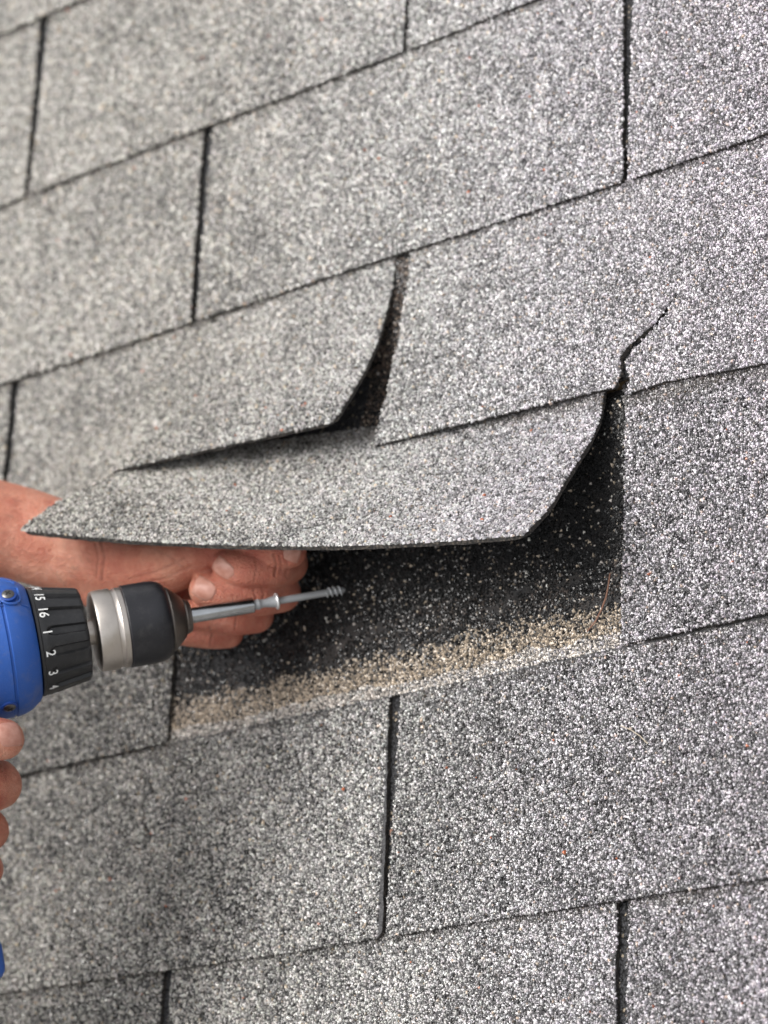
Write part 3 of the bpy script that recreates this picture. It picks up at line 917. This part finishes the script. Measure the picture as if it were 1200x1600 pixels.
def blob(chains, voxel=1.1, smooth=4, name='arm'):
    """union of tapered chains, remeshed into one continuous skin"""
    import bmesh
    V, F, o = [], [], 0
    nu, nv = 18, 11
    th = np.arange(nu) * 2 * math.pi / nu; ph = np.linspace(0, math.pi, nv)[1:-1]
    sv = [np.array([[0, 0, 1.]])] + [np.stack([np.sin(p) * np.cos(th), np.sin(p) * np.sin(th), np.full(nu, math.cos(p))], 1) for p in ph] + [np.array([[0, 0, -1.]])]
    sv = np.concatenate(sv)
    sf = []
    for j in range(nu): sf.append((0, 1 + j, 1 + (j + 1) % nu))
    for i in range(nv - 3):
        for j in range(nu):
            a, b_ = 1 + i * nu + j, 1 + i * nu + (j + 1) % nu; sf.append((a, a + nu, b_ + nu)); sf.append((a, b_ + nu, b_))
    e = len(sv) - 1
    for j in range(nu): sf.append((e, 1 + (nv - 3) * nu + (j + 1) % nu, 1 + (nv - 3) * nu + j))
    sf = np.array(sf)
    for ch in chains:
        P = np.array([c[:3] for c in ch], float); R_ = np.array([c[3] for c in ch], float)
        # smooth resample
        n = len(P); L = np.concatenate([[0], np.cumsum(np.linalg.norm(np.diff(P, axis=0), axis=1))])
        step = max(1.0, R_.min() * .16); q = np.arange(0, L[-1] + .01, step)
        X = np.stack([np.interp(q, L, P[:, k]) for k in range(3)], 1); RR = np.interp(q, L, R_)
        for _ in range(3):
            if len(X) > 4:
                X[1:-1] = .25 * X[:-2] + .5 * X[1:-1] + .25 * X[2:]; RR[1:-1] = .25 * RR[:-2] + .5 * RR[1:-1] + .25 * RR[2:]
        for x, r in zip(X, RR):
            V.append(sv * r + x); F.append(sf + o); o += len(sv)
    me = newmesh(name, np.concatenate(V), np.concatenate(F), [m_skin])
    ob = link(name, me)
    md = ob.modifiers.new('r', 'REMESH'); md.mode = 'VOXEL'; md.voxel_size = voxel; md.use_smooth_shade = True
    md = ob.modifiers.new('s', 'SMOOTH'); md.factor = .5; md.iterations = smooth
    dg = bpy.context.evaluated_depsgraph_get(); dg.update()
    m2 = bpy.data.meshes.new_from_object(ob.evaluated_get(dg))
    bpy.data.objects.remove(ob); bpy.data.meshes.remove(me)
    nv_ = len(m2.vertices); co = np.zeros(nv_ * 3, np.float32); m2.vertices.foreach_get('co', co); co = co.reshape(-1, 3)
    return m2, co

def finish_blob(m2, co, name, parent, flush=None, fold=None, **props):
    for nm_, ar in (('flush', flush), ('fold', fold)):
        at_ = m2.attributes.new(nm_, 'FLOAT', 'POINT')
        at_.data.foreach_set('value', (np.zeros(len(co)) if ar is None else ar).astype(np.float32))
    m2.name = name
    m2.vertices.foreach_set('co', w(co).astype(np.float32).ravel())
    m2.polygons.foreach_set('use_smooth', np.ones(len(m2.polygons), bool))
    m2.update()
    return link(name, m2, parent, **props)

def px(x, y, z, r): return (*W(x, y, z), r)

def nail(parent, c, along, out, L=11., Wd=9., skin=None, name='fingernail'):
    """nail plate laid on the skin: centre c, long axis along, facing out"""
    c = np.asarray(c, float); along = along / np.linalg.norm(along)
    out = out - along * (out @ along); out /= np.linalg.norm(out); sd_ = np.cross(along, out)
    na, nb = 11, 11
    T0 = []; N0 = []
    for i in range(na):
        for j in range(nb):
            p, q = -1 + 2 * i / (na - 1), -1 + 2 * j / (nb - 1)
            wq = Wd / 2 * (1 - .22 * max(0, -p) ** 2.5 - .10 * max(0, p) ** 3)
            x = q * wq; yy = p * L / 2 * (1 - (.10 if p > 0 else .22) * q * q)
            o = c + along * yy + sd_ * x + out * 30
            hit = skin.ray_cast(Vector(o), Vector(-out))
            h = np.array(hit[0]) if hit[0] is not None else np.array([np.nan] * 3)
            T0.append(h)
    T0 = np.array(T0)
    ht = (T0 - c) @ out
    X, Y = (T0 - c) @ along, (T0 - c) @ sd_
    med = np.nanmedian(ht)
    ok = ~np.isnan(ht) & (ht > med - 5)
    Am = np.stack([np.ones(ok.sum()), X[ok], Y[ok], X[ok] ** 2, Y[ok] ** 2, X[ok] * Y[ok]], 1)
    cf = np.linalg.lstsq(Am, ht[ok], rcond=None)[0]
    V = []
    for lay in (.28, -.9):
        for i in range(na):
            for j in range(nb):
                p, q = -1 + 2 * i / (na - 1), -1 + 2 * j / (nb - 1)
                wq = Wd / 2 * (1 - .22 * max(0, -p) ** 2.5 - .10 * max(0, p) ** 3)
                x = q * wq; yy = p * L / 2 * (1 - (.10 if p > 0 else .22) * q * q)
                h = cf @ np.array([1, yy, x, yy * yy, x * x, x * yy])
                V.append(c + along * yy + sd_ * x + out * (h + lay + (.25 * p if lay > 0 else 0)))
    F = []; N = na * nb
    for i in range(na - 1):
        for j in range(nb - 1):
            a = i * nb + j; F.append((a, a + 1, a + nb + 1, a + nb)); F.append((N + a, N + a + nb, N + a + nb + 1, N + a + 1))
    bd = [j for j in range(nb)] + [i * nb + nb - 1 for i in range(1, na)] + [(na - 1) * nb + j for j in range(nb - 2, -1, -1)] + [i * nb for i in range(na - 2, 0, -1)]
    for i in range(len(bd)):
        a, b_ = bd[i], bd[(i + 1) % len(bd)]; F.append((a, b_, N + b_, N + a))
    me = newmesh(name, w(np.array(V)), F, [m_nail], smooth=True); fix_normals(me)
    return link(name, me, parent)

def skin_tree(m2, co):
    from mathutils.bvhtree import BVHTree
    return BVHTree.FromPolygons([tuple(v) for v in co.tolist()], [tuple(p.vertices) for p in m2.polygons])

person = empty('person', label='person with one bare fist under the lifted tab, the other hand on the drill', category='person')
person.location = w(W(-500, 1200, 1600)[None])[0]
PINV = Matrix.Translation(-person.location)

# left arm and closed hand, palm toward the viewer
arm = [px(-400, 746, 1601, 38), px(-220, 785, 1622, 33), px(-60, 815, 1640, 28.5), px(40, 836, 1640, 26.5), px(120, 862, 1632, 25), px(190, 880, 1622, 23)]
palm = [[px(120, 865, 1636, 21), px(250, 868, 1618, 19), px(345, 868, 1612, 14), px(398, 868, 1608, 12)],
        [px(120, 870, 1637, 20), px(250, 905, 1622, 18), px(340, 910, 1616, 14), px(395, 912, 1612, 12)],
        [px(120, 875, 1637, 20), px(240, 930, 1622, 17), px(330, 950, 1617, 13), px(368, 955, 1615, 11)],
        [px(110, 875, 1637, 19), px(220, 940, 1618, 17), px(290, 972, 1612, 13), px(332, 984, 1612, 10)],
        # ball of the thumb
        [px(95, 862, 1646, 12), px(165, 873, 1627, 19), px(215, 879, 1608, 19), px(265, 880, 1590, 17), px(315, 862, 1578, 13.5)]]
thumb = [px(300, 868, 1582, 14.5), px(345, 853, 1574, 12.2), px(395, 850, 1563, 10.2), px(430, 858, 1558, 10.0), px(455, 862, 1557, 8.6)]
idx = [px(395, 868, 1610, 12), px(444, 876, 1592, 11), px(451, 881, 1577, 10.8), px(428, 888, 1565, 10.6), px(410, 889, 1562, 10.1), px(385, 889, 1560, 10.4), px(366, 886, 1561, 9.9), px(354, 883, 1563, 8.8)]
mid = [px(395, 915, 1612, 12), px(436, 922, 1594, 10.4), px(440, 926, 1580, 10.8), px(405, 932, 1570, 10.6), px(380, 930, 1568, 10.2), px(352, 927, 1567, 10.5), px(332, 923, 1568, 10.0), px(320, 921, 1570, 9.0)]
rin = [px(366, 955, 1615, 11), px(398, 958, 1598, 9.6), px(402, 963, 1586, 9.2), px(370, 967, 1577, 9.0), px(330, 964, 1576, 8.4), px(298, 960, 1578, 8.0)]
pin = [px(332, 984, 1614, 9.5), px(354, 988, 1600, 8.3), px(358, 990, 1590, 8.0), px(330, 992, 1583, 7.8), px(300, 990, 1583, 7.3), px(275, 988, 1585, 6.8)]
m2, co = blob([arm] + palm + [thumb, idx, mid, rin, pin], .8, 3)
skin1 = skin_tree(m2, co)
up = CU; rt = CR; toc = CB
def soften(m2, co, mask, it):
    E_ = np.zeros(len(m2.edges) * 2, np.int32); m2.edges.foreach_get('vertices', E_); E_ = E_.reshape(-1, 2)
    dg_ = np.bincount(E_.ravel(), minlength=len(co)).astype(float)
    for _ in range(it):
        ac = np.stack([np.bincount(E_[:, 0], co[E_[:, 1], c], len(co)) + np.bincount(E_[:, 1], co[E_[:, 0], c], len(co)) for c in range(3)], 1) / dg_[:, None]
        co += (ac - co) * (mask * .6)[:, None]
    return co
px_, py_, pz_ = project(co)
co = soften(m2, co, np.clip((285 - px_) / 60, 0, 1) * (py_ < 960), 70).astype(np.float32)
m2.vertices.foreach_set('co', co.ravel()); m2.update()
creases = [  # skin folds: points on the photo line, depth, width
    ([(428, 866), (432, 880), (429, 900)], 1556, .6, .6), ([(437, 868), (440, 880), (438, 892)], 1556, .35, .5), ([(446, 864), (450, 882), (446, 900)], 1560, .4, .6), ([(398, 870), (401, 888), (397, 908)], 1552, .3, .5),
    ([(396, 922), (400, 935), (396, 950)], 1560, .5, .5), ([(408, 918), (412, 930), (408, 946)], 1560, .4, .5),
    ([(366, 952), (369, 965), (366, 985)], 1568, .5, .5), ([(328, 980), (331, 992), (328, 1008)], 1576, .5, .5),
    ([(158, 846), (165, 870), (160, 905)], 1606, .6, .8), ([(150, 850), (155, 872), (151, 900)], 1606, .35, .8), ([(200, 905), (245, 893), (290, 872)], 1582, .35, .9), ([(225, 912), (262, 902), (300, 884)], 1578, .3, .8),
    ([(240, 858), (270, 872), (292, 890)], 1575, .3, .8)]
fold = np.zeros(len(co)); m2.update(); nrm = np.zeros(len(co) * 3, np.float32); m2.vertices.foreach_get('normal', nrm); nrm = nrm.reshape(-1, 3)
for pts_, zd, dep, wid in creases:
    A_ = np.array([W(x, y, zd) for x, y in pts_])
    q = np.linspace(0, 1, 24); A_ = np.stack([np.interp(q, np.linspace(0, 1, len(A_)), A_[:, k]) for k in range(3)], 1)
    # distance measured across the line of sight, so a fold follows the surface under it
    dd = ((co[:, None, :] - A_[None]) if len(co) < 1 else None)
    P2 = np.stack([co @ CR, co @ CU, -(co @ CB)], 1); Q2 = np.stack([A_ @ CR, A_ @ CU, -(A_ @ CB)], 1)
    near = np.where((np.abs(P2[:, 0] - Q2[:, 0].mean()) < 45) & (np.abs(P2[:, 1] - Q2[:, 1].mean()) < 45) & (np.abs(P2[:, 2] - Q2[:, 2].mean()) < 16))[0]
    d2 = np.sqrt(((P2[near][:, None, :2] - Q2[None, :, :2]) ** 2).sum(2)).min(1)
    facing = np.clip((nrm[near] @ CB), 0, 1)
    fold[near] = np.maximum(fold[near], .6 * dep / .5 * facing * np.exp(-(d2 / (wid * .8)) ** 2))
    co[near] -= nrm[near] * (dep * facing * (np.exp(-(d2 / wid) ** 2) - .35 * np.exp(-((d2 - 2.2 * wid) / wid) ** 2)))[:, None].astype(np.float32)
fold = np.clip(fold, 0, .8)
fx, fy, fz = project(co)
flush = np.clip((fx - 260) / 80, 0, 1) * .6 + .25 * np.exp(-((fx - 180) / 60) ** 2)
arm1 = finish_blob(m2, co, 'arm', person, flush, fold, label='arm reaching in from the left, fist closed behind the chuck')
arm1.matrix_parent_inverse = PINV
# fine hair on the forearm
nr_ = np.zeros(len(co) * 3, np.float32); m2.vertices.foreach_get('normal', nr_); nr_ = (nr_.reshape(-1, 3)) @ M3
fx, fy, fz = project(co)
pick = np.where((fx > -160) & (fx < 150) & (nr_ @ CB > -.15))[0]
pick = np.random.default_rng(5).choice(pick, 260, replace=False)
parts = []
hr = np.random.default_rng(6)
lean = CR * .8 - CU * .35
for i_ in pick:
    n_ = nr_[i_]; tdir = lean + .5 * hr.normal(size=3); tdir -= n_ * (tdir @ n_); tdir /= np.linalg.norm(tdir)
    Lh = hr.uniform(4, 8)
    P = np.array([co[i_] - n_ * .2, co[i_] + n_ * .9 + tdir * Lh * .35, co[i_] + n_ * 1.3 + tdir * Lh * .75, co[i_] + n_ * 1.1 + tdir * Lh])
    parts.append(tube(P, np.array([.07, .06, .045, .02]), 3, False))
V, F = join(parts)
dpart('arm_hair', V, F, grainy('fine_hair', (.16, .09, .05), .5), arm1, space=lambda x: x, kind='stuff')
def nailpx(parent, a, b_, depth, out, **k):
    A_, B_ = W(a[0], a[1], depth), W(b_[0], b_[1], depth)
    return nail(parent, (A_ + B_) / 2, B_ - A_, out, L=np.linalg.norm(B_ - A_), skin=skin1, **k)
up = CU; rt = CR
nailpx(arm1, (367, 898), (335, 877), 1556.6, toc - .1 * up - .25 * rt, Wd=9.)
nailpx(arm1, (337, 929), (303, 912), 1562.5, toc - .2 * rt, Wd=11.)
nailpx(arm1, (442, 857), (470, 866), 1549.2, toc + .15 * up + .2 * rt, Wd=10.)

# right hand round the grip, thumb forward along the near side
def dpx(x, y, z, r): return (*D(np.array([x, y, z], float)), r)
rpalm = [[dpx(-262, 2, 40, 15), dpx(-264, 0, 70, 15), dpx(-266, 0, 110, 14)],
         [dpx(-262, -10, 45, 14), dpx(-262, -12, 100, 13)],
         [dpx(-262, 14, 45, 13), dpx(-262, 14, 80, 13)]]
rarm = [dpx(-262, 0, 75, 20), dpx(-300, -2, 100, 24), dpx(-330, -2, 120, 26), dpx(-400, 0, 165, 33), dpx(-520, 0, 240, 43)]
rthumb = [dpx(-262, 14, 44, 14), dpx(-240, 27, 42, 12.5), dpx(-212, 30, 42, 12), dpx(-194, 28, 44, 11.6), dpx(-189, 28, 45, 10.4)]
def finger(z, fx, r, tipx):
    return [dpx(-262, -14, z, r + 1.5), dpx(-240, -25, z, r + .5), dpx(-214, -24, z + 2, r + .3), dpx(fx, -12, z + 3, r), dpx(fx - .5, 6, z + 4, r), dpx(fx - 8, 18, z + 5, r - .5), dpx(tipx, 23, z + 4, r - 1.2)]
rf = [finger(65, -193.5, 12.2, -212), finger(87, -202, 10.4, -218), finger(106, -207, 9.4, -221)]
m2, co = blob(rpalm + [rarm, rthumb] + rf + [[dpx(-262, -14, 60, 12), dpx(-236, -24, 48, 10), dpx(-206, -14, 44, 9), dpx(-198, -4, 44, 8)]], 1.3, 5)
skin2 = skin_tree(m2, co)
arm2 = finish_blob(m2, co, 'arm', person, label='hand wrapped round the drill grip at the left edge')
arm2.matrix_parent_inverse = PINV
nail(arm2, D(np.array([-187.5, 36., 42.5])), DX, DC * 1.0 - .3 * dn + .3 * DX, L=13, Wd=12.5, skin=skin2)

# the rest of the person kneels on the roof beyond the left edge and takes some of the sky from that side
m_shirt = grainy('grey_work_shirt', (.12, .125, .14), .85, .0006, 700.)
m_jean = grainy('dark_jeans', (.04, .055, .09), .9, .0006, 700.)
m_hair = grainy('short_brown_hair', (.07, .045, .03), .6, .002, 500.)
m_boot = grainy('leather_boot', (.10, .06, .03), .6, .0006, 300.)
def body_part(name, chains, m, voxel=7.0, sm=4, **k):
    m2_, co_ = blob(chains, voxel, sm)
    o = finish_blob(m2_, co_, name, person, **k); o.data.materials.clear(); o.data.materials.append(m)
    o.matrix_parent_inverse = PINV
    return o
Le, Re = px(-900, 640, 1560, 44)[:3], tuple(D(np.array([-520., 0, 240])))
body_part('shirt', [[(-470, -90, 600, 105), (-520, -130, 480, 120), (-580, -190, 360, 122), (-640, -240, 250, 128)],
                    [(-420, 60, 610, 78), (-460, -90, 625, 95), (-440, -235, 590, 78)],
                    [(-430, 60, 600, 80), (-540, 0, 430, 95), (-620, -170, 270, 105)], [(-445, -225, 580, 80), (-560, -250, 420, 95), (-630, -290, 270, 105)],
                    [(-415, 70, 605, 74), (-330, 110, 500, 60), (Le[0] - 15, Le[1], Le[2] + 20, 54), (Le[0] + 30, Le[1] - 4, Le[2] - 45, 50), (*W(-380, 750, 1602), 45)],
                    [(-435, -245, 585, 74), (-340, -290, 450, 60), (Re[0] - 15, Re[1] - 2, Re[2] + 15, 55), (Re[0] + 32, Re[1] + 35, Re[2] - 25, 50)]], m_shirt, 6.0)
body_part('trousers', [[(-650, -250, 240, 128), (-670, -290, 190, 125)], [(-650, -180, 200, 95), (-540, -250, 130, 82), (-430, -290, 68, 60)], [(-430, -290, 64, 58), (-560, -340, 62, 56), (-700, -380, 52, 48)],
                       [(-660, -340, 190, 95), (-560, -430, 130, 82), (-460, -480, 66, 60)], [(-460, -480, 62, 58), (-590, -520, 60, 54), (-740, -560, 50, 46)]], m_jean, 6.0)
for q_ in ((-730, -385, 45), (-770, -565, 45)):
    body_part('boot', [[(q_[0], q_[1], q_[2], 46), (q_[0] - 60, q_[1] - 8, q_[2] + 5, 46)], [(q_[0] - 60, q_[1] - 8, q_[2], 44), (q_[0] - 75, q_[1] - 20, q_[2] + 120, 38)]], m_boot, 5.0)
hd = np.array([-375., -45, 800]); fw = np.array([.80, .05, -.60]); upv = np.array([.52, .38, .76]); upv -= fw * (upv @ fw); upv /= np.linalg.norm(upv); sdv = np.cross(fw, upv)
def hp(f, u_, s_, r): return (*(hd + fw * f + upv * u_ + sdv * s_), r)
body_part('head', [[(-440, -75, 660, 58), (-405, -55, 735, 56)], [hp(-20, 10, 0, 84), hp(10, 30, 0, 78)], [hp(20, -20, 0, 66), hp(38, -62, 0, 42)], [hp(62, -75, 0, 22), hp(58, -78, 8, 20)],
                   [hp(84, 8, 0, 7), hp(98, -22, 0, 11)], [hp(92, -26, 9, 7), hp(92, -26, -9, 7)], [hp(80, -50, -16, 6), hp(86, -49, 0, 7), hp(80, -50, 16, 6)],
                   [hp(84, 14, 18, 8), hp(80, 16, 38, 9)], [hp(84, 14, -18, 8), hp(80, 16, -38, 9)],
                   [hp(-5, 10, 80, 9), hp(-8, -18, 78, 8)], [hp(-5, 10, -80, 9), hp(-8, -18, -78, 8)]], m_skin, 3.5, 3)
body_part('hair', [[hp(-34, 26, 0, 82), hp(-5, 46, 0, 76)], [hp(-45, -20, 0, 66), hp(-30, 20, 0, 82)]], m_hair, 4.0, 3)
for q_ in (-1, 1):
    body_part('eye', [[hp(78, 0, 27 * q_, 9), hp(79, 0, 29 * q_, 9)]], mat('eye', (.5, .5, .5), .2)[0], 1.5, 1)

# ------------------------------------------------------------------ small litter on the roof
m_twig = grainy('dry_needle', (.20, .10, .065), .6, .0001, 900.)
m_pale = grainy('dry_stalk', (.42, .36, .28), .6)
m_leaf = grainy('leaf_crumb', (.22, .11, .07), .8)
def roofpt(x, y, n):
    d = CR * (x - 600) / FPX - CU * (y - 800) / FPX - CB
    return CAMC + d * ((n - CAMC[2]) / d[2])
P = np.array([roofpt(x, y, n) for x, y, n in [(953, 896, 6), (951, 912, 6.5), (947, 933, 7), (940, 952, 7), (931, 970, 6.5), (917, 987, 6)]])
q = np.linspace(0, 1, 30); P = np.stack([np.interp(q, np.linspace(0, 1, 6), P[:, k]) for k in range(3)], 1)
V, F = tube(P, .45 * (1.1 - .6 * np.abs(q - .5)), 7)
dpart('pine_needle', V, F, m_twig, None, space=lambda x: x, label='thin reddish dry needle curved across the tan strip', category='needle')
P = np.array([roofpt(x, y, 8.2) for x, y in [(970, 1134), (985, 1140), (1000, 1150), (1012, 1162)]])
V, F = tube(P, .28, 6)
dpart('dry_stalk', V, F, m_pale, None, space=lambda x: x, label='short pale stalk lying on the grey tab right of the lower slot', category='stalk')
def crumb(x, y, n, r, lab, seed, m=m_leaf):
    rg = np.random.default_rng(seed); c = roofpt(x, y, n)
    import bmesh
    bm = bmesh.new(); bmesh.ops.create_icosphere(bm, subdivisions=2, radius=1)
    V = np.array([v.co[:] for v in bm.verts]); F = [tuple(v.index for v in f.verts) for f in bm.faces]; bm.free()
    V = V * (1 + .35 * (rg.random((len(V), 1)) - .5)) * np.array([r * .8, r * 1.3, r * .45]) + c
    dpart('leaf_crumb', V, F, m, None, space=lambda x: x, smooth=0, label=lab, category='leaf crumb')
crumb(609, 1412, 4.5, 1.9, 'rusty brown leaf crumb caught low in the narrow slot', 3)
crumb(612, 1301, 3.6, 1.5, 'brown leaf crumb wedged halfway down the narrow slot', 4)
print('objects', len(bpy.data.objects), 'tris', sum(len(o.data.polygons) for o in bpy.data.objects if o.type == 'MESH'))
